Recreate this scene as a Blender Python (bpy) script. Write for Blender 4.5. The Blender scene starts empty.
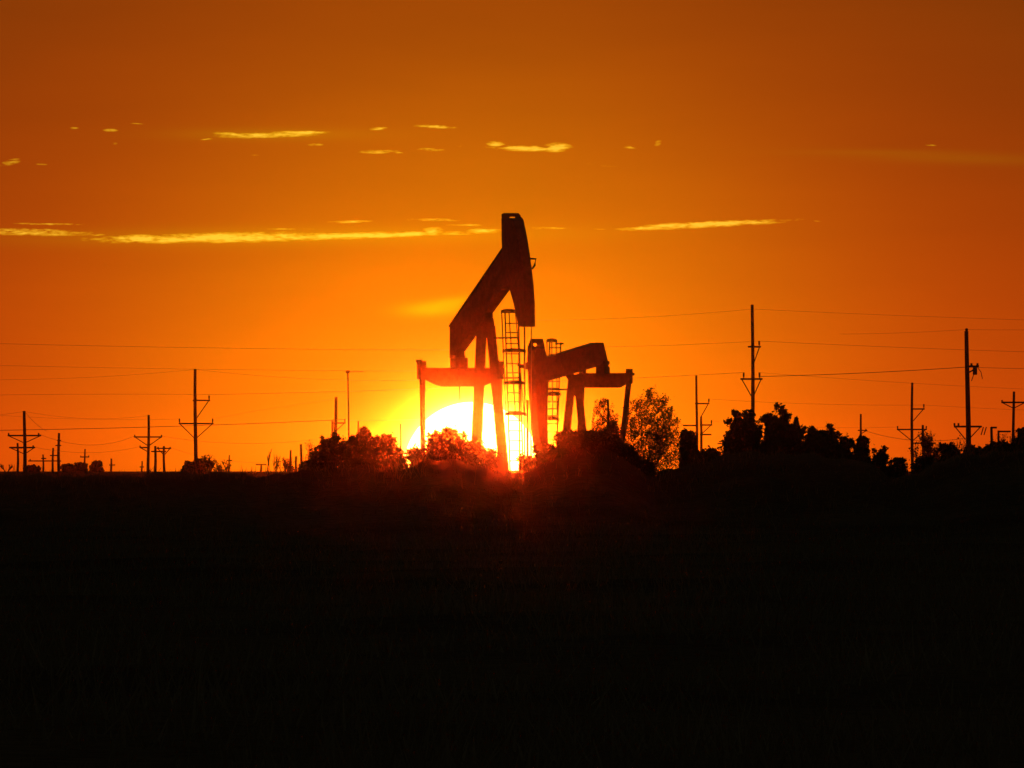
import bpy, math, random
import numpy as np
from mathutils import Vector, Matrix
random.seed(7)
rng = np.random.default_rng(7)
sc = bpy.context.scene
C = sc.collection

# ------------------------------------------------------------------ camera
S = 7.16e-5            # radians per pixel of a 4.2 degree telephoto frame
H = 2.2                # eye height above the plain
HOR = 472.0            # true horizon row
def WX(x, D): return (x - 512.0) * S * D
def WZ(y, D): return H + (HOR - y) * S * D
cam = bpy.data.cameras.new('camera'); co = bpy.data.objects.new('camera', cam); C.objects.link(co)
cam.sensor_width = 36.0; cam.lens = 18.0 / math.tan(512 * S)
cam.clip_start = 0.5; cam.clip_end = 30000
co.location = (0, 0, H); co.rotation_euler = (math.pi/2 + math.atan((HOR-384)*S), 0, 0)
sc.camera = co

# ------------------------------------------------------------------ materials
def nt(m):
    m.use_nodes = True
    return m.node_tree.nodes, m.node_tree.links
def mat(name, c1, c2, rough=0.8, scale=3.0, metal=0.0, bump=0.3, transl=None, stretch=(1,1,1)):
    m = bpy.data.materials.new(name); N, L = nt(m)
    b = N['Principled BSDF']; b.inputs['Roughness'].default_value = rough; b.inputs['Metallic'].default_value = metal
    tc = N.new('ShaderNodeTexCoord'); mp = N.new('ShaderNodeMapping'); mp.inputs['Scale'].default_value = stretch
    n = N.new('ShaderNodeTexNoise'); n.inputs['Scale'].default_value = scale; n.inputs['Detail'].default_value = 8
    n.inputs['Roughness'].default_value = 0.65
    r = N.new('ShaderNodeValToRGB'); r.color_ramp.elements[0].position = 0.35; r.color_ramp.elements[1].position = 0.65
    r.color_ramp.elements[0].color = (*c1, 1); r.color_ramp.elements[1].color = (*c2, 1)
    L.new(tc.outputs['Object'], mp.inputs['Vector']); L.new(mp.outputs[0], n.inputs['Vector'])
    L.new(n.outputs['Fac'], r.inputs['Fac']); L.new(r.outputs['Color'], b.inputs['Base Color'])
    bp = N.new('ShaderNodeBump'); bp.inputs['Strength'].default_value = bump; bp.inputs['Distance'].default_value = 0.03
    L.new(n.outputs['Fac'], bp.inputs['Height']); L.new(bp.outputs[0], b.inputs['Normal'])
    if transl:
        t = N.new('ShaderNodeBsdfTranslucent'); t.inputs['Color'].default_value = (*transl, 1)
        mx = N.new('ShaderNodeMixShader'); mx.inputs[0].default_value = 0.15
        L.new(b.outputs[0], mx.inputs[1]); L.new(t.outputs[0], mx.inputs[2])
        L.new(mx.outputs[0], N['Material Output'].inputs['Surface'])
    return m
M_STEEL = mat('weathered_steel', (0.05,0.045,0.04), (0.12,0.09,0.07), 0.6, 4, 0.2)
M_RUST = mat('rusty_steel', (0.07,0.035,0.02), (0.14,0.07,0.04), 0.8, 6)
M_WOOD = mat('creosoted_wood', (0.04,0.03,0.02), (0.10,0.07,0.05), 0.9, 3, 0, 0.4, None, (6,6,0.6))
M_PORC = mat('brown_porcelain', (0.08,0.04,0.025), (0.10,0.05,0.03), 0.3, 5)
M_WIRE = mat('aluminium_wire', (0.18,0.17,0.16), (0.25,0.24,0.23), 0.5, 5, 0.3)
M_LEAF = mat('olive_leaves', (0.035,0.045,0.02), (0.08,0.085,0.035), 0.7, 1.5, 0, 0.1, (0.05,0.05,0.012))
M_CEDAR = mat('dark_cedar_leaves', (0.025,0.035,0.018), (0.055,0.065,0.03), 0.8, 1.5, 0, 0.1)
M_BARK = mat('grey_bark', (0.05,0.04,0.03), (0.12,0.10,0.08), 0.95, 6)
M_GRASS = mat('dry_grass', (0.10,0.08,0.04), (0.22,0.17,0.08), 0.9, 0.4, 0, 0.1, (0.28,0.20,0.08))
M_CONC = mat('pale_concrete', (0.2,0.19,0.17), (0.32,0.30,0.27), 0.9, 4)
def ground_mat():
    m = bpy.data.materials.new('prairie_soil'); N, L = nt(m); b = N['Principled BSDF']
    b.inputs['Roughness'].default_value = 1.0; b.inputs['Specular IOR Level'].default_value = 0.05
    tc = N.new('ShaderNodeTexCoord')
    n1 = N.new('ShaderNodeTexNoise'); n1.inputs['Scale'].default_value = 0.06; n1.inputs['Detail'].default_value = 10
    n2 = N.new('ShaderNodeTexNoise'); n2.inputs['Scale'].default_value = 2.5; n2.inputs['Detail'].default_value = 10
    for n in (n1, n2): L.new(tc.outputs['Object'], n.inputs['Vector'])
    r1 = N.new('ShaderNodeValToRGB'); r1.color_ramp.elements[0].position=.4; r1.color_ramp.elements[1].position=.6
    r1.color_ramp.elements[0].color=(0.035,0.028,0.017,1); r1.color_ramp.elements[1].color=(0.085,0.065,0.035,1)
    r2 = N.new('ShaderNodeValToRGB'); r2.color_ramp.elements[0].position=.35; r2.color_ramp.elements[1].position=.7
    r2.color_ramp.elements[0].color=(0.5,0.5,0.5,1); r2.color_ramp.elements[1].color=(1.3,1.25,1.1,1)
    mx = N.new('ShaderNodeMix'); mx.data_type='RGBA'; mx.blend_type='MULTIPLY'; mx.inputs['Factor'].default_value=1
    L.new(n1.outputs['Fac'], r1.inputs['Fac']); L.new(n2.outputs['Fac'], r2.inputs['Fac'])
    L.new(r1.outputs['Color'], mx.inputs['A']); L.new(r2.outputs['Color'], mx.inputs['B'])
    L.new(mx.outputs['Result'], b.inputs['Base Color'])
    bp = N.new('ShaderNodeBump'); bp.inputs['Strength'].default_value=.8; bp.inputs['Distance'].default_value=.08
    L.new(n2.outputs['Fac'], bp.inputs['Height']); L.new(bp.outputs[0], b.inputs['Normal'])
    return m

# ------------------------------------------------------------------ mesh builder
class MB:
    def __init__(s): s.v = []; s.f = []
    def add(s, vs, fs):
        o = len(s.v); s.v.extend([tuple(p) for p in vs]); s.f.extend([tuple(i+o for i in f) for f in fs]); return s
    def box(s, lo, hi, ch=0.0):
        x0,y0,z0 = lo; x1,y1,z1 = hi
        return s.add([(x0,y0,z0),(x1,y0,z0),(x1,y1,z0),(x0,y1,z0),(x0,y0,z1),(x1,y0,z1),(x1,y1,z1),(x0,y1,z1)],
                     [(0,3,2,1),(4,5,6,7),(0,1,5,4),(1,2,6,5),(2,3,7,6),(3,0,4,7)])
    def prism(s, poly, vec):
        # poly: list of 3-D points (planar), extruded by vec
        n = len(poly); vec = Vector(vec)
        vs = [Vector(p) for p in poly] + [Vector(p)+vec for p in poly]
        fs = [tuple(range(n))[::-1], tuple(range(n, 2*n))] + [(i, (i+1)%n, n+(i+1)%n, n+i) for i in range(n)]
        return s.add(vs, fs)
    def tube(s, pts, rad, n=8, cap=True):
        pts = [Vector(p) for p in pts]
        if not hasattr(rad, '__len__'): rad = [rad]*len(pts)
        vs = []; fs = []
        ref = None
        for i, p in enumerate(pts):
            d = (pts[min(i+1,len(pts)-1)] - pts[max(i-1,0)])
            if d.length < 1e-9: d = Vector((0,0,1))
            d.normalize()
            if ref is None: ref = Vector((0,0,1)) if abs(d.z) < 0.9 else Vector((1,0,0))
            a = d.cross(ref); a.normalize(); b = d.cross(a)
            for k in range(n):
                t = 2*math.pi*k/n + math.pi/n
                vs.append(p + (a*math.cos(t) + b*math.sin(t))*rad[i])
        for i in range(len(pts)-1):
            for k in range(n):
                fs.append((i*n+k, i*n+(k+1)%n, (i+1)*n+(k+1)%n, (i+1)*n+k))
        if cap:
            fs.append(tuple(range(n))[::-1]); fs.append(tuple(range((len(pts)-1)*n, len(pts)*n)))
        return s.add(vs, fs)
    def bar(s, a, b, w, h, up=(0,0,1)):
        # rectangular bar from a to b: w across, h along "up"
        a = Vector(a); b = Vector(b); d = (b-a).normalized(); up = Vector(up)
        if abs(d.dot(up)) > 0.98: up = Vector((0,1,0))
        side = d.cross(up).normalized(); u2 = side.cross(d).normalized()
        vs = []
        for p in (a, b):
            for sx, sz in ((-1,-1),(1,-1),(1,1),(-1,1)):
                vs.append(p + side*(w/2*sx) + u2*(h/2*sz))
        return s.add(vs, [(0,3,2,1),(4,5,6,7),(0,1,5,4),(1,2,6,5),(2,3,7,6),(3,0,4,7)])
    def build(s, name, m, parent=None, smooth=False, bevel=0):
        me = bpy.data.meshes.new(name); me.from_pydata(s.v, [], s.f); me.materials.append(m)
        if smooth:
            me.polygons.foreach_set('use_smooth', [True]*len(me.polygons))
        me.update()
        o = bpy.data.objects.new(name, me); C.objects.link(o)
        if parent is not None: o.parent = parent
        if bevel:
            b = o.modifiers.new('bevel', 'BEVEL'); b.width = bevel; b.segments = 2; b.limit_method = 'ANGLE'
        return o
def tag(o, label=None, cat=None, group=None, kind=None):
    if label: o['label'] = label
    if cat: o['category'] = cat
    if group: o['group'] = group
    if kind: o['kind'] = kind
    return o
def empty(name, loc, label, cat, group=None, rz=0):
    o = bpy.data.objects.new(name, None); C.objects.link(o); o.location = loc; o.rotation_euler = (0,0,rz)
    o.empty_display_size = 0.3
    return tag(o, label, cat, group)

# ------------------------------------------------------------------ terrain
RID = [(-900,1.2),(-200,2.05),(60,2.1),(130,2.0),(200,2.12),(270,2.05),(340,2.3),(400,2.3),(412,2.4),(425,2.6),(450,2.85),(468,2.7),(482,2.4),(500,2.2),(520,2.3),(548,2.7),(590,3.3),(618,3.0),(636,2.5),
       (650,2.25),(672,2.2),(700,2.5),(742,2.9),(800,2.9),(860,2.7),(890,2.0),(920,2.1),(960,2.9),(1024,3.1),(1300,2.6),(1700,0)]
RXp = np.array([p[0] for p in RID], float); RZp = np.array([p[1] for p in RID], float)
def sstep(a, b, t):
    t = np.clip((t-a)/(b-a), 0, 1); return t*t*(3-2*t)
def GH(x, y):
    x = np.asarray(x, float); y = np.asarray(y, float)
    g = 0.10*np.sin(x*0.11+1.3)*np.sin(y*0.043) + 0.07*np.sin(x*0.31+y*0.07) + 0.05*np.sin(x*0.7-y*0.19+2)
    g = g * sstep(5, 60, y)
    px = 512 + x/(S*520.0)
    r = np.interp(px, RXp, RZp) + 0.06*np.sin(px*0.21) + 0.05*np.sin(px*0.57+1) + 0.035*np.sin(px*1.3)*np.sin(px*.09)
    yc = 520 + 6*np.sin(x*0.17)
    g = g + r*np.exp(-((y-yc)/22.0)**2/2)
    g = g + 2.1*sstep(620, 1900, y) + 0.1*sstep(1900, 4000, y) + 0.05*np.sin(x*0.02+y*0.001)*sstep(2600,4200,y)
    g = g - 0.15*sstep(60,0,np.hypot(x,y))
    return g
def gh(x, y): return float(GH(x, y))
xs = np.unique(np.concatenate([np.arange(-30,30.01,0.35), np.arange(-200,200.1,5), np.linspace(-1500,1500,41)]))
ys = np.unique(np.concatenate([np.linspace(-250,60,12), np.arange(60,440,3.0), np.arange(440,620,1.6), np.arange(620,2000,12), np.linspace(2000,4400,30)]))
X, Y = np.meshgrid(xs, ys); Z = GH(X, Y)
nx, ny = len(xs), len(ys)
verts = np.stack([X, Y, Z], -1).reshape(-1, 3)
idx = np.arange(nx*ny).reshape(ny, nx)
quads = np.stack([idx[:-1,:-1], idx[:-1,1:], idx[1:,1:], idx[1:,:-1]], -1).reshape(-1, 4)
def np_mesh(name, verts, quads, m, parent=None, smooth=False):
    me = bpy.data.meshes.new(name)
    k = quads.shape[1]
    me.vertices.add(len(verts)); me.vertices.foreach_set('co', np.asarray(verts, np.float32).ravel())
    me.loops.add(quads.size); me.loops.foreach_set('vertex_index', quads.astype(np.int32).ravel())
    me.polygons.add(len(quads)); me.polygons.foreach_set('loop_start', np.arange(0, quads.size, k, dtype=np.int32))
    me.polygons.foreach_set('loop_total', np.full(len(quads), k, dtype=np.int32))
    if smooth: me.polygons.foreach_set('use_smooth', np.ones(len(quads), bool))
    me.materials.append(m); me.update(calc_edges=True)
    o = bpy.data.objects.new(name, me); C.objects.link(o)
    if parent is not None: o.parent = parent
    return o
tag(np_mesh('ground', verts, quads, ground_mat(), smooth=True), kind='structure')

# dry grass over the field and the low rise
def grass(n, name):
    D = 90 + 470*rng.random(n)**0.9
    x = (rng.random(n)*1.3-0.65)*1024*S*D
    # clumping
    cl = np.sin(x*0.9+D*0.13)*np.sin(D*0.31+x*0.23) + 0.6*rng.normal(size=n)
    keep = cl > -0.35; x = x[keep]; D = D[keep]; n = len(x)
    z = GH(x, D)
    h = (0.12 + 0.34*rng.random(n)**3) * (0.7+0.5*(np.sin(x*0.5+D*0.07)>0.2))
    # taller pale tufts on the bare patch below the second pumping unit
    w = 0.006 + 0.014*rng.random(n)
    a = rng.random(n)*2*math.pi; lean = rng.normal(size=(n,2))*0.35
    dx = np.cos(a)*w; dy = np.sin(a)*w
    base = np.stack([x, D, z-0.02], -1)
    v = np.zeros((n, 4, 3))
    v[:,0] = base + np.stack([-dx,-dy,0*x], -1); v[:,1] = base + np.stack([dx,dy,0*x], -1)
    top = base + np.stack([lean[:,0]*h, lean[:,1]*h, h], -1)
    v[:,2] = top + np.stack([dx*.25,dy*.25,0*x], -1); v[:,3] = top - np.stack([dx*.25,dy*.25,0*x], -1)
    o = np_mesh(name, v.reshape(-1,3), np.arange(4*n).reshape(-1,4), M_GRASS)
    return tag(o, 'dry prairie grass over the dark field in front of the pumping units', 'grass', kind='stuff')
grass(90000, 'grass')

# ------------------------------------------------------------------ plants
def leaves(points, size, flat=False):
    n = len(points); p = np.asarray(points)
    a = rng.normal(size=(n,3)); a /= np.linalg.norm(a, axis=1)[:,None]
    b = rng.normal(size=(n,3)); b -= a*(a*b).sum(1)[:,None]; b /= np.linalg.norm(b, axis=1)[:,None]
    s = size*(0.55+0.9*rng.random(n))[:,None]
    v = np.zeros((n,4,3)); v[:,0] = p - a*s; v[:,1] = p + b*s*0.5; v[:,2] = p + a*s; v[:,3] = p - b*s*0.5
    return v.reshape(-1,3), np.arange(4*n).reshape(-1,4)
def grow(mb, p, d, ln, rad, depth, tips, spread=0.55, up=0.25, kids=(2,3), minr=0.006, n=5):
    p = Vector(p); d = Vector(d).normalized()
    pts = [p]; rr = [rad]; q = p.copy(); dd = d.copy()
    seg = 3
    for i in range(seg):
        dd = (dd + Vector((random.gauss(0,.14), random.gauss(0,.14), random.gauss(0,.10)+up*0.12))).normalized()
        q = q + dd*(ln/seg); pts.append(q.copy()); rr.append(max(minr, rad*(1-0.38*(i+1)/seg)))
        if depth <= 1: tips.append(q.copy())
    mb.tube(pts, rr, n if depth > 1 else 4, cap=(depth<=1))
    if depth <= 0: tips.append(q); return
    for k in range(random.randint(*kids)):
        t = random.uniform(0.55, 1.0); j = min(seg, max(1, round(t*seg)))
        ax = Vector((random.gauss(0,1), random.gauss(0,1), random.gauss(0,.6))).normalized()
        nd = (dd + ax*spread + Vector((0,0,up))).normalized()
        grow(mb, pts[j], nd, ln*random.uniform(0.6,0.85), rr[j]*0.7, depth-1, tips, spread, up, kids, minr, n)

def shrub(name, label, cat, cx, top, hw, D, group=None, nl=5200, leaf=0.075, m=None, boxy=0.0, spires=0, holes=0.0, low=None, sparse=None):
    """dense woody plant: short trunk with limbs, lumpy leaf crown whose top reaches row `top`"""
    x0 = WX(cx, D); g = gh(x0, D); zt = WZ(top, D); h = zt - g; rx = hw*S*D
    e = empty(name, (x0, D, g-0.05), label, cat, group)
    zlow = 0.12*h if low is None else low*h
    cz = (h+zlow)/2; rz = (h-zlow)/2
    mb = MB(); lumps = []
    nlump = 16 + int(rx*6)
    for i in range(nlump):
        while True:
            q = np.array([random.uniform(-1,1) for _ in range(3)])
            if boxy:
                if np.max(np.abs(q)) < 1: break
            elif np.linalg.norm(q) < 1: break
        if not boxy: q = q/ max(np.linalg.norm(q),1e-6) * np.linalg.norm(q)**0.5
        r = random.uniform(0.24, 0.42)
        q = q*(1-r*0.75)
        lumps.append((Vector((q[0]*rx, q[1]*rx, cz+q[2]*rz)), r*min(rx, rz)))
    # the leader that makes the very top
    for q in range(9):
        rl = random.uniform(.13,.24)*min(rx,rz)
        lx = random.uniform(-.8,.8); ly = random.uniform(-.5,.5); ev = math.sqrt(max(0.05, 1-lx*lx*.9-ly*ly*.5)) if not boxy else 1
        if q == 0: lx = 0; ev = 1
        lumps.append((Vector((lx*rx, ly*rx, h*ev-rl*random.uniform(1.0,1.9))), rl))
    tr = max(0.05, 0.035*h) if sparse is None else 0.05
    nst = random.randint(2, 4)
    heads = []
    for k in range(nst):
        a = random.uniform(0, 6.28); t = Vector((math.cos(a)*0.18*rx, math.sin(a)*0.18*rx, cz*0.7)); heads.append(t)
        mb.tube([(0.04*math.cos(a),0.04*math.sin(a),-0.1), t*0.5+Vector((0,0,.05)), t], [tr, tr*.8, tr*.6], 7)
    for c, r in lumps:
        t = min(heads, key=lambda q: (q-c).length)
        mid = (t+c)/2 + Vector((random.gauss(0,.08),random.gauss(0,.08),random.gauss(0,.08)))
        mb.tube([t, mid, c], [tr*.45, tr*.3, tr*.12], 5)
        for j in range(4):
            d = Vector((random.gauss(0,1),random.gauss(0,1),random.gauss(0.4,.8))).normalized()
            mb.tube([c, c+d*r*random.uniform(.8,1.25)], [tr*.1, .006], 4)
    pts = []
    vol = np.array([r**2 for c, r in lumps]); vol /= vol.sum()
    fill = min(0.85, sparse if sparse is not None else 0.5)
    for (c, r), w in zip(lumps, vol):
        k = int(nl*w*(1-fill)); d = rng.normal(size=(k,3)); d /= np.linalg.norm(d, axis=1)[:,None]
        rad = r*(rng.random(k)**(1/2.2))[:,None]*(1+0.3*rng.normal(size=(k,1)))
        pts.append(np.array(c)[None,:] + d*rad*np.array([1,1,1.05]))
    # foliage through the whole body of the plant, with an uneven outline
    k = int(nl*fill*(1 if sparse is not None else 2.2))
    if sparse is not None:
        d = rng.normal(size=(k,3)); d /= np.linalg.norm(d, axis=1)[:,None]
        d *= ((0.9+0.10*np.sin(7*d[:,0]+5*d[:,2]+cx)+0.07*np.sin(17*d[:,0]-13*d[:,2]))*rng.random(k)**(1/2.6))[:,None]
        F = d*np.array([rx, rx, rz]); F[:,2] += cz
    else:
        pw = 6.0 if boxy else random.uniform(1.8, 2.5)
        z = rng.random(k); ph = rng.random(k)*2*math.pi; ph0 = random.uniform(0,6)
        wob = 0.90 + 0.09*np.sin(3*ph+ph0+4*z) + 0.06*np.sin(7*ph-ph0+9*z) + (.02 if boxy else .08)*rng.normal(size=k)
        rr_ = (1-z**pw)**(1/pw)*wob*rng.random(k)**0.42
        topw = 0.955 + (0.02 if boxy else 0.07)*np.sin(5*np.cos(ph)*rr_+ph0) + 0.03*np.sin(11*np.sin(ph)*rr_+ph0)
        F = np.stack([np.cos(ph)*rr_*rx, np.sin(ph)*rr_*rx, (z*(h+0.35)-0.35)*topw], -1)
        if low is not None: F = F[F[:,2] > low*h*0.8]
    pts.append(F)
    # upright sprays that break the outline
    for k in range(spires + int(14 + 16*rx)):
        c, r = random.choice(lumps); r = max(r, .28)
        b = c + Vector((random.uniform(-.6,.6)*r, random.uniform(-.6,.6)*r, 0.4*r))
        ln = random.uniform(.5,1.1)*r
        if b.z + ln > h + 0.12: ln = max(0.1, h+0.1-b.z)
        dr = Vector((random.gauss(0,.55), random.gauss(0,.5), 1)).normalized()
        kk = 45; t = rng.random(kk)
        pts.append(np.array(b)[None,:] + np.array(dr)[None,:]*(t*ln)[:,None] + rng.normal(size=(kk,3))*(0.09*(1.1-t))[:,None])
        mb.tube([b, b+dr*ln], [0.012, 0.004], 4)
    P = np.concatenate(pts); P[:,2] = np.maximum(P[:,2], -0.3)
    if holes:
        f = np.sin(P[:,0]*5.1+cx)*np.sin(P[:,2]*5.7+1)+np.sin(P[:,0]*9.3-P[:,2]*7.9)
        P = P[(f < 1.45-holes) | (rng.random(len(P)) < .25)]
    mb.build('trunk', M_BARK, e, smooth=True)
    v, q = leaves(P, leaf); np_mesh('crown', v, q, m or M_LEAF, e)
    return e

def bare_tree(name, label, cat, cx, top, hw, D, group=None, depth=4, rad=0.06, leafn=0, leaf=0.05, minr=0.007, stems=3, spread=.5, kids=(2,3), up=.3, m=None):
    x0 = WX(cx, D); g = gh(x0, D); h = WZ(top, D)-g; rx = hw*S*D
    e = empty(name, (x0, D, g-0.05), label, cat, group)
    mb = MB(); tips = []
    for k in range(stems):
        a = random.uniform(0,6.28)
        grow(mb, (0.05*math.cos(a),0.05*math.sin(a),-0.05), (math.cos(a)*.35*rx/h*2, math.sin(a)*.35, 1), h*0.42, rad, depth, tips, spread, up, kids, minr)
    V = np.array(mb.v); mx = V[:,2].max(); wx = max(np.abs(V[:,0]).max(), 1e-3)
    fz = h/mx; fx = rx/wx
    mb.v = [(v[0]*fx, v[1]*fx, v[2]*fz) for v in mb.v]
    mb.build('trunk', M_BARK, e, smooth=True)
    if leafn:
        T = np.array([[t.x*fx, t.y*fx, t.z*fz] for t in tips])
        P = T[rng.integers(0, len(T), leafn)] + rng.normal(size=(leafn,3))*0.09
        P = P[P[:,2] > 0.2*h]
        v, q = leaves(P, leaf); np_mesh('crown', v, q, m or M_LEAF, e)
    return e

# ------------------------------------------------------------------ utility poles
def pole(label, x, top, D, w, arms=(), group='utility poles across the oil field', name='utility_pole', xb=None, cat='utility pole', extra=None, m=None, yaw=0.0):
    """arms: (row, x_left, x_right, [stub columns], brace drop px, stub px)"""
    k = S*D; x0 = WX(x, D) if xb is None else WX(xb, D); g = gh(x0, D)
    e = empty(name, (x0, D, g), label, cat, group)
    def P(px, py, dy=0.0): return Vector((WX(px, D)-x0, dy, WZ(py, D)-g))
    r = w*k/2*1.18
    mb = MB(); t = P(x, top)
    npt = 7; pts = []; rr = []
    for i in range(npt):
        f = i/(npt-1)
        pts.append(Vector((t.x*f + 0.035*math.sin(f*5+x), 0, -0.4+(t.z+0.4)*f))); rr.append(r*(1.22-0.42*f))
    mb.tube(pts, rr, 10); mb.build('shaft', m or M_WOOD, e, smooth=True)
    for (row, xl, xr, stubs, br, sp) in arms:
        a = MB(); dy = -r*0.9
        ah = max(0.11, 1.15*k)
        a.bar(P(xl, row, dy+math.tan(yaw)*(-1)), P(xr, row, dy+math.tan(yaw)), 0.10, ah)
        ao = a.build('crossarm', M_WOOD, e)
        for sx in stubs:
            s = MB(); b = P(sx, row, dy)
            hgt = sp*k; rs = max(0.06, 0.6*k)
            s.tube([b+Vector((0,0,-.02)), b+Vector((0,0,hgt*.35))], [rs*.5, rs*.5], 8)
            zs = [hgt*.3 + hgt*.7*q/6 for q in range(7)]
            s.tube([b+Vector((0,0,z)) for z in zs], [rs*(1.15 if q % 2 == 0 else .8) for q in range(7)], 8)
            s.build('insulator', M_PORC, ao, smooth=True)
        if br:
            xc = x
            for sx in (xl+1.5, xr-1.5):
                if abs(sx-xc) < 4: continue
                s = MB(); side = 1 if sx > xc else -1
                s.bar(P(sx, row+.5, dy+.06), P(xc+side*w*.35, row+br, dy+.06), 0.05, max(.06, .85*k))
                s.build('brace', M_WOOD, e)
    if extra: extra(e, P, k)
    return e

# left side of the field
pole('thick tall double-crossarm pole near the left edge with a slack guy wire', 24.3, 411, 1000, 3.0,
     [(435.6,7.5,41,[8.5,38.5],7,2.6),(447.6,9,35,[33],6,2.2)])
pole('slim pole close behind the thick pole at the left edge', 17.5, 443, 1500, 2.0, [(448,13,22,[],0,2)])
pole('short stepped pole standing just right of the thick left-edge pole', 58.6, 433, 1500, 2.4,
     [(445.5,55.3,61,[],0,2),(461,28,61,[30],0,2),(440.5,57,61,[],0,1)])
pole('short pole with one stub arm left of the stepped pole', 52.7, 448, 1700, 1.8, [(455.5,49.8,57,[],0,2)])
pole('very short pole farther left behind the stepped pole', 43, 454.5, 2100, 1.6, [(458.5,41,46,[],0,1)])
pole('far small pole with a slim crossarm above a dark bush', 84.6, 449, 2300, 1.5, [(457,80,89,[80.5,88.5],0,1.4)])
pole('lone far stub pole between the left bushes and the twin-arm pole', 111, 458.5, 2500, 1.8, [(465,109,115,[],0,1)])
pole('tiny far pole just left of the twin-arm pole', 141.8, 461, 2600, 1.4, [(467,139.5,144,[],0,1)])
pole('pole with two crossarms standing beside a double-post frame', 148.2, 415, 1150, 2.4,
     [(437,134,162,[134.6,161.4],8.5,2.2),(447.6,139.5,149.5,[140],4,2)])
pole('left post of the short two-post frame beside the twin-arm pole', 155, 446, 1150, 2.4, [(451.5,151,166,[],0,2)])
pole('right post of the short two-post frame with a crossarm on top', 164, 446, 1180, 2.2, [(448.4,156.5,171,[158,170],6,1.6)])
pole('tallest pole left of the pumping units with staggered crossarms', 195.3, 369, 1050, 3.0,
     [(400.4,192.6,210,[209],18,5),(423.6,178.5,213.5,[179.4,212.5],14.5,5)])
pole('faint far pole right of the tall staggered-arm pole', 229, 455, 2200, 1.3, [(460.5,226.5,232,[],0,1),(465,227,231,[],0,1)])
pole('tiny T-shaped far pole on the bare horizon', 261, 464.5, 2600, 1.8, [(464.6,255.5,266.5,[],0,1)])
pole('bare pole rising out of the bushes left of the sun', 335.6, 397, 1100, 3.0, [(423,332,345.5,[344.8],7,4)])
pole('shorter bare pole touching the left side of the bush pole', 332.6, 420, 1110, 1.9, [])
pole('stub pole among the bush tops left of the sun', 358.6, 421, 1000, 1.5, [])
pole('slim bare post between the bushes and the sun', 400.2, 423.5, 900, 1.7, [])
# right side of the field
pole('dark stub pole in front of the feathery tree', 608.6, 399, 570, 2.5, [])
pole('slim tall pole right of the feathery tree with two offset arms', 696.7, 375.5, 1100, 2.2,
     [(403.6,695,709.5,[708.9],0,5),(425.5,683,697,[],0,3)])
def bent(e, P, k):
    s = MB(); s.bar(P(708, 404.5, -.1), P(701, 417, -.1), 0.05, .07); s.build('brace', M_WOOD, e)
pole('shorter crooked pole leaning beside the slim tall pole', 700.8, 416.5, 1080, 2.2,
     [(425,700,712.3,[711.6],9,5),(434.6,700,711.5,[],0,2)], xb=702.2, extra=bent)
pole('tiny crossarm pole low on the horizon between two tree clumps', 727.8, 439, 1900, 1.8, [(443.6,717.5,728,[],0,1),(441.5,719,724,[],0,1)])
pole('thin post at the left side of the cedar clump', 731.6, 425, 620, 2.0, [])
pole('tallest pole with staggered crossarms behind the cedar clump', 752.5, 304.5, 850, 3.2,
     [(346.8,748,761,[759.3],17,6),(379,740.5,762.6,[743.8,759.6],17,6.5)])
pole('small lone pole with a side arm above the right shrubs', 861.2, 414, 1700, 2.0, [(430.4,858,867.5,[866],3,1.6)])
pole('slim pole with staggered arms left of the twiggy bare tree', 912.4, 382.6, 1100, 2.4,
     [(409,912,924.8,[924],12,5),(429.5,897,927,[897.8,926.4],11,3.5)])
pole('short crossarm pole inside the twiggy bare tree', 923.4, 425, 1050, 2.4, [(443.2,914.5,936,[],0,2)])
def xf(e, P, k):
    s = MB(); s.bar(P(968,366.5,-.3), P(979,366.5,-.3), .10, .12); s.bar(P(968,373,-.3), P(977,368,-.3), .06, .08); b = s.build('bracket', M_STEEL, e)
    c = MB(); b0 = P(975, 371, -.3); c.tube([b0+Vector((0,0,-.22)), b0+Vector((0,0,-.2)), b0+Vector((0,0,.2)), b0+Vector((0,0,.22))], [.10,.13,.13,.1], 12); c.build('transformer', M_STEEL, e, smooth=True)
    for q in (971.5, 977.5):
        c = MB(); b1 = P(q, 366, -.3); c.tube([b1, b1+Vector((0,0,.05)), b1+Vector((0,0,.1)), b1+Vector((0,0,.16))], [.05,.09,.05,.08], 8); c.build('insulator', M_PORC, e, smooth=True)
    w = MB(); w.tube([P(978,368,-.3), P(981,372,-.3), P(982.5,379,-.3)], .022, 5); w.tube([P(974,374,-.3), P(971.5,381,-.3)], .025, 5); w.build('lead', M_WIRE, e)
    c = MB(); t = P(966.8, 331); c.tube([t, t+Vector((0,0,.04)), t+Vector((0,0,.12)), t+Vector((0,0,.16))], [.07,.09,.09,.05], 8); c.build('insulator', M_PORC, e, smooth=True)
    for q in (982.3, 985.2):
        s = MB(); s.bar(P(q-1.2,435,-.3), P(q+1.2,427,-.3), .05, .06); s.build('fuse', M_PORC, e)
pole('thick tall pole with a small transformer near the right edge', 967.2, 331, 800, 4.2,
     [(426.6,954,982,[954.6,958.6],13,3.5)], extra=xf, xb=968.8)
pole('short stub post right of the thick transformer pole', 992.2, 427, 820, 2.6, [(427.6,991,997,[],0,1)])
pole('short post with a level bar just left of the right-edge pole', 999.2, 430.5, 900, 2.2, [(431.5,998,1011,[],0,1)])
pole('single-crossarm pole at the right edge of the field', 1013.8, 391.5, 900, 2.6, [(402.4,1001.5,1026,[1002.2,1025.3],5.5,2.4)])

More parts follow.
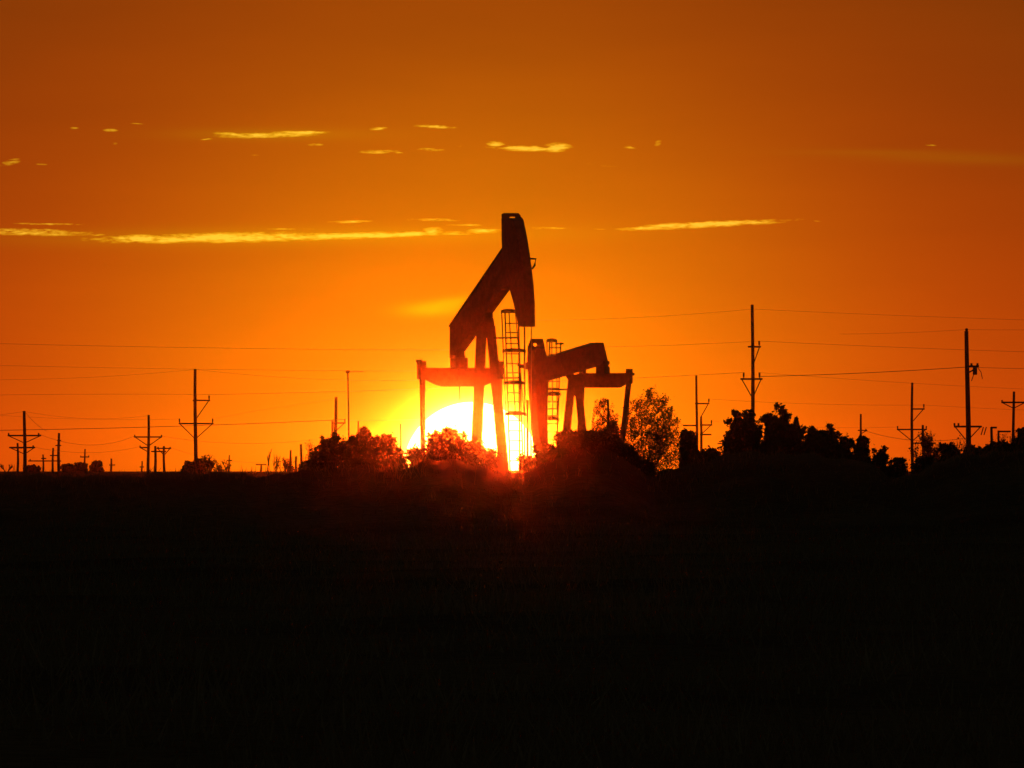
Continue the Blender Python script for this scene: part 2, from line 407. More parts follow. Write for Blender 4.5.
# lamp mast left of the sun
def mast():
    D = 950; k = S*D; x0 = WX(349.2, D); g = gh(x0, D)
    e = empty('mast', (x0, D, g), 'very thin mast with a knob and a level side bar on top', 'mast')
    P = lambda x, y, dy=0: Vector((WX(x,D)-x0, dy, WZ(y,D)-g))
    m = MB(); m.tube([P(349.4,505), P(348.6,430), P(347.8,372)], [.07,.06,.05], 8); m.build('shaft', M_STEEL, e, smooth=True)
    m = MB(); m.tube([P(345.6,372.2), P(346.4,371.8), P(349,371.8), P(349.8,372.2)], [.03,.11,.11,.03], 8); m.build('knob', M_STEEL, e)
    m = MB(); m.bar(P(348,371.9), P(363.5,371.7), .05, .045); m.build('side_bar', M_STEEL, e)
mast()

# ------------------------------------------------------------------ overhead wires
def wire(label, x0, y0, x1, y1, sag, D0, D1, r=0.011, group='overhead power lines'):
    a = Vector((WX(x0,D0), D0, WZ(y0,D0))); b = Vector((WX(x1,D1), D1, WZ(y1,D1)))
    Dm = (D0+D1)/2; pts = []
    for i in range(25):
        t = i/24; p = a.lerp(b, t) - a; p.z -= 4*t*(1-t)*sag*S*Dm; pts.append(p)
    m = MB(); m.tube(pts, r*(.6 if r < .02 else .8), 5); o = m.build('power_line', M_WIRE); o.location = a
    return tag(o, label, 'power line', group)
wire('heavy wire crossing from the left edge to the pole in the left bushes', -60,431,345,419.5,2,1050,1100,.026)
wire('highest faint wire left of the pumping units', -60,342,500,350,2,900,980,.015)
wire('second highest faint wire left of the pumping units', -60,364,505,371,2,900,980,.012)
wire('wire reaching the top of the tall staggered-arm pole from the left', -60,379,195,369.5,4,1100,1050,.013)
wire('wire leaving the top of the tall staggered-arm pole toward the sun', 195,369.5,505,375,8,1050,1200,.013)
wire('wire from the left edge to the upper arm of the tall staggered-arm pole', -60,396,209,394.5,-1,1100,1050,.017)
wire('wire from the upper arm of the tall staggered-arm pole toward the equalizer', 209,394.5,490,386,1,1050,1150,.018)
wire('thin wire sagging between the upper and lower arms at far left', -60,410,180,419,4,1100,1050,.011)
wire('wire from the lower arm of the tall pole to the bush pole', 212,419,335,399,-1,1050,1100,.009)
wire('wire joining the thick left-edge pole to the twin-arm pole', 24.3,411.5,148,415.5,5,1000,1150,.012)
wire('wire leaving the top of the thick pole past the left edge', -60,417,24.3,411.5,2,1000,1000,.012)
wire('slack guy wire angling down from the thick left-edge pole', 25,412,46,431,2,1000,990,.018)
wire('sagging wire between the upper arms of the two left pole structures', 38.5,434,134.6,436,10,1000,1150,.018)
wire('sagging wire between the lower arms of the two left pole structures', 33,447,140,446.5,6,1000,1150,.014)
wire('wire from the twin-arm pole drooping to the bush pole', 161.4,436,332,437,7,1150,1110,.017)
wire('lowest wire drooping from the two-post frame to the bushes', 170,447.5,318,455,11,1180,1150,.014)
wire('wire passing behind the pumping units from the bush pole to the right', 345,420,500,412,3,1100,1050,.014)
wire('wire arriving at the lower arm of the tallest right-hand pole', 500,384,743.8,372.5,.5,1050,850,.017)
wire('heavy wire between the tallest right-hand pole and the transformer pole', 759.6,376.5,967,367,1.2,850,800,.022)
wire('wire from the lower arm of the tallest pole sagging just below the heavy wire', 759.6,372.5,1100,392,2,850,900,.011)
wire('wire leaving the transformer pole past the right edge', 967,367,1100,368.5,1,800,790,.018)
wire('wire reaching the top of the tallest right-hand pole', 520,320,752.5,309,3,1050,850,.012)
wire('topmost wire right of the tallest pole', 752.5,309,1100,322,1,850,900,.012)
wire('wire reaching the upper arm of the tallest right-hand pole', 560,347,759.3,341,1.5,1050,850,.013)
wire('long wire from the upper arm of the tallest pole past the right edge', 759.3,341,1100,354,1,850,850,.014)
wire('short span ending at the top of the transformer pole', 840,334,967,329.5,1,900,800,.011)
wire('wire leaving the top of the transformer pole past the right edge', 967,329.5,1100,328,1,800,800,.011)
wire('wire from the slim tall pole across to the staggered-arm slim pole', 708.9,399,924,405,2,1100,1100,.014)
wire('wire leaving the upper arm of the staggered-arm slim pole rightward', 924,405,1100,412,1,1100,1100,.013)
wire('lower wire from the crooked pole to the staggered-arm slim pole', 711.6,421,897.8,427,3,1080,1100,.012)
wire('lowest wire skimming the right shrubs below the small lone pole', 866,431,967,438,6,1700,1500,.03)

# ------------------------------------------------------------------ pumping units
class Unit:
    def __init__(s, label, D, px, ux, uy, name='pumpjack'):
        s.D = D; s.k = S*D; s.X0 = WX(px, D); s.g = gh(s.X0, D)
        s.U = Vector((ux, uy)); s.V = Vector((-uy, ux))
        s.e = empty(name, (s.X0, D, s.g), label, 'pumpjack', 'pumping units in front of the sun', math.atan2(uy, ux))
    def uz(s, x, y, v=0.0):      # image point -> local point on the vertical plane at lateral offset v
        return Vector(((WX(x, s.D) - s.X0 - v*s.V.x)/s.U.x, v, WZ(y, s.D) - s.g))
    def vz(s, x, y, u=0.0):      # image point -> local point on the cross plane at u
        return Vector((u, (WX(x, s.D) - s.X0 - u*s.U.x)/s.V.x, WZ(y, s.D) - s.g))
    def at(s, x, y, dy=0.0):     # image point -> local point at depth offset dy
        X = WX(x, s.D) - s.X0
        return Vector((X*s.U.x + dy*s.U.y, X*s.V.x + dy*s.V.y, WZ(y, s.D) - s.g))
    def depth(s, d):             # world depth vector in local space
        return Vector((d*s.U.y, d*s.V.y, 0))
    def plate(s, pts, hv, m=None):
        mb = m or MB(); mb.prism([s.uz(x, y, 0) + Vector((0,-hv,0)) for x, y in pts], (0, 2*hv, 0)); return mb
def hull_flange(mb, unit, a, b, hv, t):
    A = unit.uz(*a); B = unit.uz(*b); mb.bar(A, B, 2*hv, t); return mb

def ladder(u, top, bot, xl_t, xr_t, xl_b, xr_b, rungs, hoops, link, dy, over):
    """caged ladder standing in front of the post"""
    def X(l, r, y):
        t = (y-top)/(bot-top); return l + (r-l)*t
    L = lambda y: X(xl_t, xl_b, y); R = lambda y: X(xr_t, xr_b, y)
    e = u.e
    lad = MB()
    for f in (L, R): lad.bar(u.at(f(top), top, dy), u.at(f(bot), bot, dy), .06, .06, up=u.depth(1))
    for y in rungs:
        if y < bot: lad.tube([u.at(L(y), y, dy), u.at(R(y), y, dy)], .024, 6)
    lo = lad.build('ladder', M_STEEL, e)
    cg = MB()
    for (y, xl, xr) in hoops:
        c = (xl+xr)/2; pts = []
        for i in range(13):
            a = math.pi*i/12; px = c - (xr-xl)/2*math.cos(a); pts.append(u.at(px, y-2.0*math.sin(a), dy - 0.62*math.sin(a)))
        for p, q in zip(pts[:-1], pts[1:]): cg.bar(p, q, .02, .12)
        cg.bar(pts[0], pts[-1], .02, .05)
    y0, xl0, xr0 = hoops[0]; y1, xl1, xr1 = hoops[-1]
    for a in (0.14, 0.5, 0.8):
        an = math.pi*a
        c0 = (xl0+xr0)/2; c1 = (xl1+xr1)/2
        cg.bar(u.at(c0-(xr0-xl0)/2*math.cos(an), y0, dy-.62*math.sin(an)), u.at(c1-(xr1-xl1)/2*math.cos(an), y1, dy-.62*math.sin(an)), .045, .03, up=u.depth(1))
    cg.build('safety_cage', M_STEEL, lo)
    for (y, xa, xb) in link:
        b = MB(); b.bar(u.at(xa, y, over), u.at(xb, y, dy+.03), .06, .075); b.build('standoff', M_STEEL, lo)

def drive(u, cx, pinx_l, pinx_r, piny, ucr, hv):
    """base skid, gear reducer, cranks and weights below the tail"""
    e = u.e; gz = 0
    uc = u.uz(cx, 400).x
    b = MB()
    for sgn in (-1, 1): b.bar((-abs(uc)*1.5, sgn*.55, .22), (1.6, sgn*.55, .22), .2, .3)
    for q in np.linspace(-abs(uc)*1.4, 1.4, 6): b.bar((q, -.65, .2), (q, .65, .2), .16, .22)
    b.build('base_frame', M_STEEL, e)
    s = MB(); s.box((uc-.75, -.5, .37), (uc+.75, .5, 1.2)); s.prism([(uc-.7,-.42,1.2),(uc+.7,-.42,1.2),(uc+.55,-.42,2.15),(uc-.45,-.42,2.15)], (0,.84,0)); s.tube([(uc,-hv+.15,1.6),(uc,hv-.15,1.6)], .12, 12)
    s.build('gear_reducer', M_STEEL, e, bevel=.03)
def unit_one():
    u = Unit('tall pumpjack with its horse head raised high over the setting sun', 600, 490, math.cos(math.radians(65)), -math.sin(math.radians(65)))
    e = u.e
    # walking beam
    mb = MB(); u.plate([(507,247),(452.6,325),(452.3,357.5),(462,357.5),(461,351),(471,336.2),(505.2,289.5),(513,286),(513,250)], .15, mb)
    hull_flange(mb, u, (506.4,248.5), (452.4,325.5), .2, .05); hull_flange(mb, u, (505.6,289.5), (470.8,336), .2, .05)
    hull_flange(mb, u, (452.5,325.5), (452.5,357), .2, .05); hull_flange(mb, u, (471,336), (459,352), .2, .05)
    mb.build('walking_beam', M_STEEL, e)
    # horse head
    hd = MB(); u.plate([(506.4,219),(516.5,219),(518.6,221),(522,237.5),(525.2,258.3),(528.3,283.3),(529.8,304.2),(530,327.5),(523.4,327.5),(521.7,318.8),(518.5,304),(514.4,289),(507.4,262),(506.6,240)], .235, hd)
    ho = hd.build('horse_head', M_STEEL, e)
    lug = MB(); d = u.depth(.3)
    def pl(pts): lug.prism([u.at(x,y,-.15) for x,y in pts], d)
    pl([(501.5,214.2),(503.5,213),(518.3,213),(520.6,215.2),(520.6,216.6),(501.6,216.6)])
    pl([(501.6,216.6),(509.6,216.6),(509.6,218.5),(501.6,218.5)]); pl([(515,216.6),(520.6,216.6),(523,218.5),(515,218.5)])
    pl([(501.6,218.5),(523,218.5),(523.4,222),(501.6,222)])
    lug.build('lifting_lug', M_STEEL, ho)
    br = MB(); br.tube([u.at(529.5,258.6,0), u.at(535.8,258.8,0), u.at(534.8,265,0), u.at(532,269,0)], .045, 6); br.build('wireline_guide', M_STEEL, ho)
    # bridle
    for xa, xb, yb in ((524.6,524.8,470),(531.6,530.6,470)):
        b = MB(); b.tube([u.at(xa,327,-.2), u.at(xb,yb,-.2)], .035 if xa<530 else .022, 6); b.build('bridle_cable', M_WIRE, e)
    b = MB(); b.tube([u.at(527.5,400,-.2), u.at(527.6,500,-.2)], .05, 8); b.build('polished_rod', M_STEEL, e)
    cb = MB(); cb.bar(u.at(523,470,-.2), u.at(533,470,-.2), .2, .15); cb.build('carrier_bar', M_STEEL, e)
    w = MB(); c = u.at(527.6, 500, -.2); w.tube([(c.x,c.y,0),(c.x,c.y,.5),(c.x,c.y,.52),(c.x,c.y,.75),(c.x,c.y,.77),(c.x,c.y,1.15)], [.22,.22,.3,.3,.16,.14], 14); w.build('wellhead', M_STEEL, e)
    # tail bearing, equalizer, pitmans
    uu = u.uz(459.5, 362).x
    tb = MB(); tb.box((uu-.42,-.28,u.uz(0,367.6).z), (uu+.27,.28,u.uz(0,357.2).z)); tb.bar((uu-.1,-.33,u.uz(0,356).z),(uu-.1,-.15,u.uz(0,356).z),.2,.1); tb.build('tail_bearing', M_STEEL, e, bevel=.03)
    eq = MB(); pts = [(418,367.7),(503,367.7),(503,373),(498,379),(481,386.2),(442,386.2),(437,385),(424,379),(418,377)]
    eq.prism([u.vz(x, y, uu)-Vector((.1,0,0)) for x, y in pts], (.2,0,0))
    eq.bar(u.vz(419,368,uu), u.vz(502,368,uu), .4, .05)
    eq.build('equalizer', M_STEEL, e)
    up = uu - .02
    for xt, xb in ((421.2,422.4),(498.5,499.6)):
        p = MB(); p.box(tuple(u.vz(xt,379,uu)+Vector((-.17,-.15,0))), tuple(u.vz(xt,360.6,uu)+Vector((.17,.15,0))))
        p.box(tuple(u.vz(xt,362.2,uu)+Vector((-.19,-.19,0))), tuple(u.vz(xt,360.4,uu)+Vector((.19,-.06,.05)))) 
        p.bar(u.vz(xt+.8,379,uu), u.vz(xb,430,uu), .20, .18, up=(1,0,0)); p.bar(u.vz(xb,430,uu), u.vz(xb,464,uu), .18, .16, up=(1,0,0))
        po = p.build('pitman_arm', M_STEEL, e, bevel=.015)
    hr = MB(); hr.tube([u.at(459.6,386,0), u.at(459.6,400,0)], .03, 6); hr.build('brake_rod', M_STEEL, e)
    # cranks with weights, gear reducer, skid
    for x in (422.4, 499.6):
        pv = u.vz(x, 462, uu); sg = -1 if x < 460 else 1
        c = MB(); c.bar(pv+Vector((-.25,-sg*.25,.1)), Vector((uu+1.9, pv.y-sg*.25, 1.15)), .18, .5); c.tube([pv+Vector((0,-sg*.3,0)), pv+Vector((0,sg*.12,0))], .09, 10)
        cr = c.build('crank', M_STEEL, e)
        w = MB(); w.prism([(uu+1.3,pv.y-sg*.4,.45),(uu+2.6,pv.y-sg*.4,.5),(uu+2.8,pv.y-sg*.4,1.0),(uu+2.5,pv.y-sg*.4,1.7),(uu+1.3,pv.y-sg*.4,2.0)], (0,-sg*.25,0)); w.build('counterweight', M_RUST, cr)
    drive(u, 470, 0, 0, 0, 0, 1.6)
    # samson post
    tz = 321
    for (xt, yt, xb, v, w_) in ((479.4,330,470.2,-.13,.25),(483.8,330,475.6,.13,.25),(488.8,326,506.6,-.13,.25),(492.2,326,511.6,.13,.25)):
        s = MB(); s.bar(u.at(xt,yt,v*1.5), u.at(xb,523+2,v*6), w_, .22, up=u.depth(1)); s.build('post_leg', M_STEEL, e, bevel=.012)
    s = MB(); s.prism([u.at(x,y,-.25) for x,y in [(477,329),(486,318),(493.4,318),(495.2,330),(494.5,336),(477.5,340)]], u.depth(.5)); s.build('post_cap', M_STEEL, e)
    s = MB(); s.prism([u.at(x,y,-.35) for x,y in [(485,312.6),(492.6,312.6),(493,317),(492.2,318.5),(493,320),(492.4,326.5),(484,326.5)]], u.depth(.7)); s.build('saddle_bearing', M_STEEL, e)
    s = MB(); s.bar(u.at(474,470,0), u.at(504,470,0), .1, .14); s.build('post_brace', M_STEEL, e)
    ladder(u, 313, 500, 505, 518.2, 511, 524, [323.7,332.8,343.8,354,363.8,373,383.6,393,402,411.5,421,431,441,451,461,471,481,491],
           [(312.8,501,517),(352,502.4,525.6),(384,503.6,524.8),(415,505,526)], [(338,494.5,519),(378,499.5,521)], -1.5, 0)
    for q in (0,):
        s = MB(); s.bar(u.at(518.8,327,-.9), u.at(519.9,500,-.9), .05, .05); s.build('guard_rod', M_STEEL, e)
    return u
def unit_two():
    u = Unit('shorter-looking pumpjack with its horse head lowered left of a sparse tree', 640, 575, -0.5, -math.sin(math.radians(60)))
    e = u.e
    mb = MB(); u.plate([(541,359),(546,357.9),(594,343),(600.3,342.9),(604.9,361),(597,365),(584,369.2),(566,374.4),(546,380.8),(541,381)], .14, mb)
    hull_flange(mb, u, (546,358.4), (594.2,343), .18, .05); hull_flange(mb, u, (546,380.6), (597,364.8), .18, .05)
    hull_flange(mb, u, (594.2,342.9), (600.4,342.9), .18, .05); hull_flange(mb, u, (600.4,343), (604.8,361), .18, .05)
    mb.build('walking_beam', M_STEEL, e)
    hd = MB(); u.plate([(532.3,349),(541.2,349),(542.8,357),(542.8,409),(543.8,430),(544.2,452),(537.4,452),(534.4,425),(533,405),(532,385),(531.4,372),(530.6,363),(531.2,352)], .195, hd)
    ho = hd.build('horse_head', M_STEEL, e)
    lug = MB(); d = u.depth(.3); c = (535.0,344.7); r = 1.75; n = 16
    out = []
    poly = [(530.8,338.8),(543.0,338.8),(544.6,345.5),(545.6,352),(527.4,352),(527.7,346.7)]
    # ring of quads between the outline and a round hole
    def ray(a):
        dx, dy = math.cos(a), math.sin(a); best = None
        for (x1,y1),(x2,y2) in zip(poly, poly[1:]+poly[:1]):
            ex, ey = x2-x1, y2-y1; den = dx*ey - dy*ex
            if abs(den) < 1e-9: continue
            t = ((x1-c[0])*ey - (y1-c[1])*ex)/den; s = ((x1-c[0])*dy - (y1-c[1])*dx)/den
            if t > 0 and -1e-6 <= s <= 1+1e-6: best = t if best is None else min(best, t)
        return (c[0]+dx*best, c[1]+dy*best)
    angs = sorted(set([2*math.pi*i/24 for i in range(24)] + [math.atan2(y-c[1], x-c[0]) % (2*math.pi) for x, y in poly]))
    o_ = [ray(a) for a in angs]; i_ = [(c[0]+r*math.cos(a), c[1]+r*math.sin(a)) for a in angs]; m = len(angs)
    vs = [u.at(x,y,-.15) for x,y in o_] + [u.at(x,y,-.15) for x,y in i_]; vs += [p+d for p in vs]
    fs = []
    for i in range(m):
        j = (i+1)%m
        fs += [(i,j,m+j,m+i),(2*m+i,3*m+i,3*m+j,2*m+j),(i,2*m+i,2*m+j,j),(m+i,m+j,3*m+j,3*m+i)]
    lug.add(vs, fs); lug.build('lifting_lug', M_STEEL, ho)
    br = MB(); br.prism([u.at(x,y,-.05) for x,y in [(528.5,361.5),(523,364.2),(517.6,363.6),(517.4,366),(521,368),(528.5,369.8)]], u.depth(.1)); br.build('wireline_guide', M_STEEL, ho)
    b = MB(); b.tube([u.at(531,440,0), u.at(531,490,0)], .035, 6); b.build('bridle_cable', M_WIRE, e)
    w = MB(); cc = u.at(531, 500, 0); w.tube([(cc.x,cc.y,0),(cc.x,cc.y,.5),(cc.x,cc.y,.52),(cc.x,cc.y,.75),(cc.x,cc.y,.77),(cc.x,cc.y,1.15)], [.22,.22,.3,.3,.16,.14], 14); w.build('wellhead', M_STEEL, e)
    uu = u.uz(603, 366).x
    tb = MB(); z0 = u.uz(0,373).z; z1 = u.uz(0,366).z; z2 = u.uz(0,360.5).z
    tb.box((uu-.28,-.23,z0),(uu+.24,.23,z1)); tb.box((uu-.2,-.2,z1),(uu+.22,.2,z1+.07)); tb.box((uu-.28,-.22,z1+.07),(uu+.2,.22,z2)); tb.build('tail_bearing', M_STEEL, e, bevel=.02)
    eq = MB(); pts = [(581,372.9),(630,372.9),(630,380),(626.4,383.6),(620.4,387.2),(584.4,387.2),(581,385)]
    eq.prism([u.vz(x,y,uu)-Vector((.09,0,0)) for x,y in pts], (.18,0,0)); eq.bar(u.vz(581,373.2,uu), u.vz(630,373.2,uu), .32, .04); eq.bar(u.vz(584,386.9,uu), u.vz(620,386.9,uu), .3, .04)
    eq.build('equalizer', M_STEEL, e)
    for xt, xb in ((583,578.5),(629.6,619.4)):
        p = MB(); p.box(tuple(u.vz(xt,383.5,uu)+Vector((-.14,-.11,0))), tuple(u.vz(xt,368.6,uu)+Vector((.14,.11,0))))
        p.box(tuple(u.vz(xt,375.3,uu)+Vector((-.14,-.14,0))), tuple(u.vz(xt,372.6,uu)+Vector((.14,.21,0))))
        p.bar(u.vz(xt-.6,383,uu), u.vz(xb,470,uu), .2, .18, up=(1,0,0)); p.build('pitman_arm', M_STEEL, e, bevel=.015)
        pv = u.vz(xb, 468, uu); sg = 1 if xt > 600 else -1
        c_ = MB(); c_.bar(pv+Vector((-.2,0,0)), Vector((uu+1.7, pv.y, 1.1)), .18, .45)
        cr = c_.build('crank', M_STEEL, e)
        w = MB(); w.prism([(uu+1.1,pv.y+.1,.45),(uu+2.3,pv.y+.1,.5),(uu+2.4,pv.y+.1,1.5),(uu+1.1,pv.y+.1,1.8)], (0,.22,0)); w.build('counterweight', M_RUST, cr)
    drive(u, 598, 0, 0, 0, 0, 1.2)
    for (xt, yt, xb, v) in ((570.2,380,555.2,-.12),(573.6,380,559.4,.12),(576.2,380,588.8,-.12),(579.2,380,593.6,.12)):
        s = MB(); s.bar(u.at(xt,yt,v*1.5), u.at(xb,522,v*6), .2, .2, up=u.depth(1)); s.build('post_leg', M_STEEL, e, bevel=.012)
    s = MB(); s.prism([u.at(x,y,-.25) for x,y in [(568,376),(583,373),(583,386),(581,392),(576.5,398),(572,393),(569,386)]], u.depth(.5)); s.build('post_cap', M_STEEL, e)
    s = MB(); s.prism([u.at(x,y,-.3) for x,y in [(565.6,374.5),(574,372),(574,384),(570,382.4),(569,380.4),(566.4,378)]], u.depth(.6)); s.build('saddle_bearing', M_STEEL, e)
    s = MB(); s.bar(u.at(561,480,0), u.at(586,480,0), .1, .14); s.build('post_brace', M_STEEL, e)
    ladder(u, 342.5, 500, 549.6, 560.8, 543, 554.5, [348,354.8,361.5,368,375,381.6,388.4,395.6,402,409,416,424,432,440,450,460,470,480,490],
           [(342,546.4,557),(366,546.4,561.5),(394.8,546,560.5),(420,546.5,558.6)], [(389.6,548,567.5),(343.8,556,562.8)], -1.4, 0)
    return u
unit_one(); unit_two()

# ------------------------------------------------------------------ vegetation placed along the rise
G_L = 'bushes left of the sun'; G_M = 'brush around the pumping units'; G_R = 'trees and shrubs along the right side'
def sh(label, cx, top, hw, D, group, **k): shrub('bush', label, 'bush', cx, top, hw, D, group, **k)
sh('leafy round bush at the foot of the bare bush pole', 334,433,29,560,G_L, holes=.15, spires=34, nl=9500)
sh('leafy bush with a ragged top right of the thin mast', 364,431,32,555,G_L, holes=.2, spires=38, nl=10500)
sh('smaller leafy bush sloping down toward the sun', 386,435.5,24,550,G_L, holes=.25, spires=20)
sh('low shrub at the left foot of the leafy bushes', 316,455,13,570,G_L, nl=2600, spires=6)
sh('low shrub between the leafy bushes and the brush mound', 402,457,11,540,G_L, nl=3600, leaf=.06)
sh('smooth brush mound hiding the left pitman arm', 447,431,26,514,G_M, nl=14000, spires=6, leaf=.065)
sh('low brush spilling off the left side of the mound', 418,451,10,518,G_M, nl=5000, leaf=.06)
sh('low brush on the right slope of the mound', 477,442.5,11,522,G_M, nl=5000, leaf=.06)
sh('small dark tuft poking up within the sun glare', 490,452,6,530,G_M, nl=2600, leaf=.055)
sh('brush under the lowered horse head', 547,446,14,520,G_M, nl=6000, leaf=.06)
sh('low brush between the sun and the lowered horse head', 527,459,10,522,G_M, nl=3500, leaf=.06)
sh('brush hiding the feet of the right post legs', 572,434,18,520,G_M, nl=5600, leaf=.06, spires=8)
sh('brush at the right side of the lowered pumpjack base', 596,433,17,518,G_M, nl=5000, leaf=.06, spires=8)
sh('dense shrub around the dark stub pole', 612,424,9,545,G_M, nl=3000, leaf=.06)
sh('low brush sloping down below the sparse tree', 627,448,13,516,G_M, nl=6000, leaf=.065)
sh('lowest brush beneath the sparse tree trunk', 645,466,14,516,G_M, nl=2600, leaf=.06)
shrub('bush','flat-topped dark bush beside the slim tall pole','bush',688,433,10.5,560,G_R, nl=6500, leaf=.07, boxy=1, m=M_CEDAR)
sh('low brush right of the flat-topped bush', 710,452,14,540,G_R, nl=3600, spires=14, m=M_CEDAR)
def tr(label, cx, top, hw, D, **k): shrub('tree', label, 'tree', cx, top, hw, D, G_R, m=M_CEDAR, **k)
tr('round dark tree left of the tallest pole', 737,410.5,13,590, nl=4200, leaf=.09, spires=10, low=.45)
tr('round dark tree in front of the tallest pole', 752,411,13,585, nl=4200, leaf=.09, spires=12, low=.4)
tr('slender dark tree just right of the tallest pole', 769,415,8,590, nl=2600, leaf=.08, spires=12, low=.35)
tr('tall oval cedar rising highest in the right clump', 782.5,405,9.5,585, nl=5600, leaf=.08, spires=8, low=.3)
tr('stepped cedar on the right shoulder of the oval cedar', 796,421.5,12,580, nl=4200, leaf=.08, spires=14, low=.2)
tr('small ragged cedar in the middle of the right treeline', 812,428,14,575, nl=4200, leaf=.08, spires=20)
tr('upright square-topped cedar right of the ragged cedar', 831.5,426,11,570, nl=4200, leaf=.08, spires=18)
tr('low ragged cedar between the square-topped and round ones', 845,439,12,570, nl=3200, leaf=.08, spires=12)
tr('round cedar below the small lone pole', 862,438.5,16,565, nl=5600, leaf=.08, spires=18)
sh('small lumpy shrub right of the round cedar', 880,450,9,560,G_R, nl=2000, spires=8, m=M_CEDAR)
sh('low brush filling the dip in the right skyline', 898,460,16,555,G_R, nl=3000, spires=12, m=M_CEDAR)
sh('wide brush below the twiggy bare tree', 926,459,18,550,G_R, nl=4200, spires=10, m=M_CEDAR)
sh('dark bush left of the thick transformer pole', 949,446,13,545,G_R, nl=4600, spires=14, m=M_CEDAR)
sh('dark bush around the foot of the transformer pole', 974,446,16,545,G_R, nl=5000, spires=12, m=M_CEDAR)
sh('dark bush below the two short right-hand posts', 1000,443,16,540,G_R, nl=5000, spires=10, m=M_CEDAR)
sh('tall dark bush at the right edge of the picture', 1026,429,17,540,G_R, nl=6000, leaf=.08, spires=14, m=M_CEDAR)
sh('wide base brush under the two round dark trees', 742,417,27,572,G_R, nl=9000, spires=10, m=M_CEDAR)
sh('wide base brush under the oval cedar', 785,420,28,570,G_R, nl=9000, spires=6, m=M_CEDAR)
sh('wide base brush under the ragged cedars', 824,429,34,565,G_R, nl=9000, spires=6, m=M_CEDAR)
# the feathery see-through tree beside the second unit
shrub('tree','sparse feathery tree with see-through crown right of the pumpjacks','tree',649,386,40,700,None,nl=26000,leaf=.042,low=.1,sparse=.8,spires=34,holes=.3)
shrub('tree','smaller sparse tree seen between the post legs and stub pole','tree',604,399,22,720,None,nl=14000,leaf=.042,low=.1,sparse=.8,spires=14,holes=.3)
bare_tree('tree','twiggy bare tree beside the short crossarm pole','tree',929,430,19,900,G_R,depth=5,rad=.08,leafn=1600,leaf=.07,minr=.02,stems=6,spread=.5)
bare_tree('tree','low twiggy tree left of the transformer pole','tree',953,437,14,900,G_R,depth=4,rad=.06,minr=.022,stems=6,leafn=500,leaf=.07)
bare_tree('tree','twiggy scrub between the two short right-hand posts','tree',1006,430,15,880,G_R,depth=4,rad=.06,minr=.02,stems=6,leafn=500,leaf=.07)
bare_tree('tree','thin bare tree above the ragged right treeline','tree',848,431,11,800,G_R,depth=4,rad=.05,minr=.018,stems=5,leafn=300,leaf=.06)
# far scrub on the left horizon
G_F = 'far scrub on the left horizon'
def far(label, cx, top, hw, D, **k): bare_tree('shrub', label, 'shrub', cx, top, hw, D, G_F, **k)
far('faint bare scrub just right of the tall staggered-arm pole', 208,453,12,1300,depth=4,rad=.09,minr=.03,stems=6,leafn=260,leaf=.09)
far('low bare scrub farther right of the tall pole', 222,459,9,1300,depth=4,rad=.08,minr=.03,stems=5,leafn=160,leaf=.09)
far('upright snag farthest left in the dead scrub', 268.6,448,3.5,1150,depth=2,rad=.11,minr=.04,stems=1,up=.8)
far('thin forked snag second in the dead scrub', 276,453,4.5,1150,depth=3,rad=.10,minr=.035,stems=3,up=.6)
far('bare scrub between the snags', 286,456,11,1150,depth=4,rad=.08,minr=.028,stems=7,leafn=300,leaf=.08)
far('tall airy scrub touching the leafy bushes', 309,440,10,1150,depth=4,rad=.07,minr=.022,stems=5,leafn=200,leaf=.07)
far('low scrub at the left edge of the horizon', 6,463,7,1800,depth=3,rad=.08,minr=.03,stems=4)
pole('thick broken snag post in the dead scrub', 301.3, 444, 1150, 2.4, [], 'dead posts in the scrub', 'post', cat='post')
pole('middle snag post in the dead scrub', 290.6, 450, 1150, 2.0, [], 'dead posts in the scrub', 'post', cat='post')
pole('short snag post between the two taller snag posts', 296.2, 456, 1150, 2.0, [], 'dead posts in the scrub', 'post', cat='post')
def fb(label, cx, top, hw, D, **k): shrub('bush', label, 'bush', cx, top, hw, D, G_F, leaf=.16, **k)
fb('dark scrub heap below the far small crossarm pole', 80,463.5,9,1900, nl=1200, spires=8)
fb('dark leafy heap right of the far small crossarm pole', 96,461.5,8,1900, nl=1200, spires=8)
fb('squat scrub near the stepped pole', 68,465,8,1900, nl=1000, spires=6)
fb('dark bush hugging the foot of the tall staggered-arm pole', 198,460,8,1300, nl=1500, spires=8)
fb('pointed bush left of the tall staggered-arm pole foot', 188,462.5,7,1300, nl=900, spires=8)
fb('small scrub heap left of the short pole group', 33,466,9,1900, nl=900, spires=6)
fb('low scrub left of the leafy bushes', 307,463,8,900, nl=1800, spires=10)

# ------------------------------------------------------------------ haze
hb = MB().box((-1650,-280,-1.6),(1650,4500,15.5))
hm = bpy.data.materials.new('evening_haze'); N, L = nt(hm)
for n in list(N):
    if n.type == 'BSDF_PRINCIPLED': N.remove(n)
pv = N.new('ShaderNodeVolumePrincipled')
HAZE_D = 3.0e-5
pv.inputs['Color'].default_value = (0.95,0.78,0.5,1); pv.inputs['Density'].default_value = HAZE_D; pv.inputs['Anisotropy'].default_value = 0.999
L.new(pv.outputs[0], N['Material Output'].inputs['Volume'])
hz = hb.build('haze', hm); tag(hz, kind='stuff')

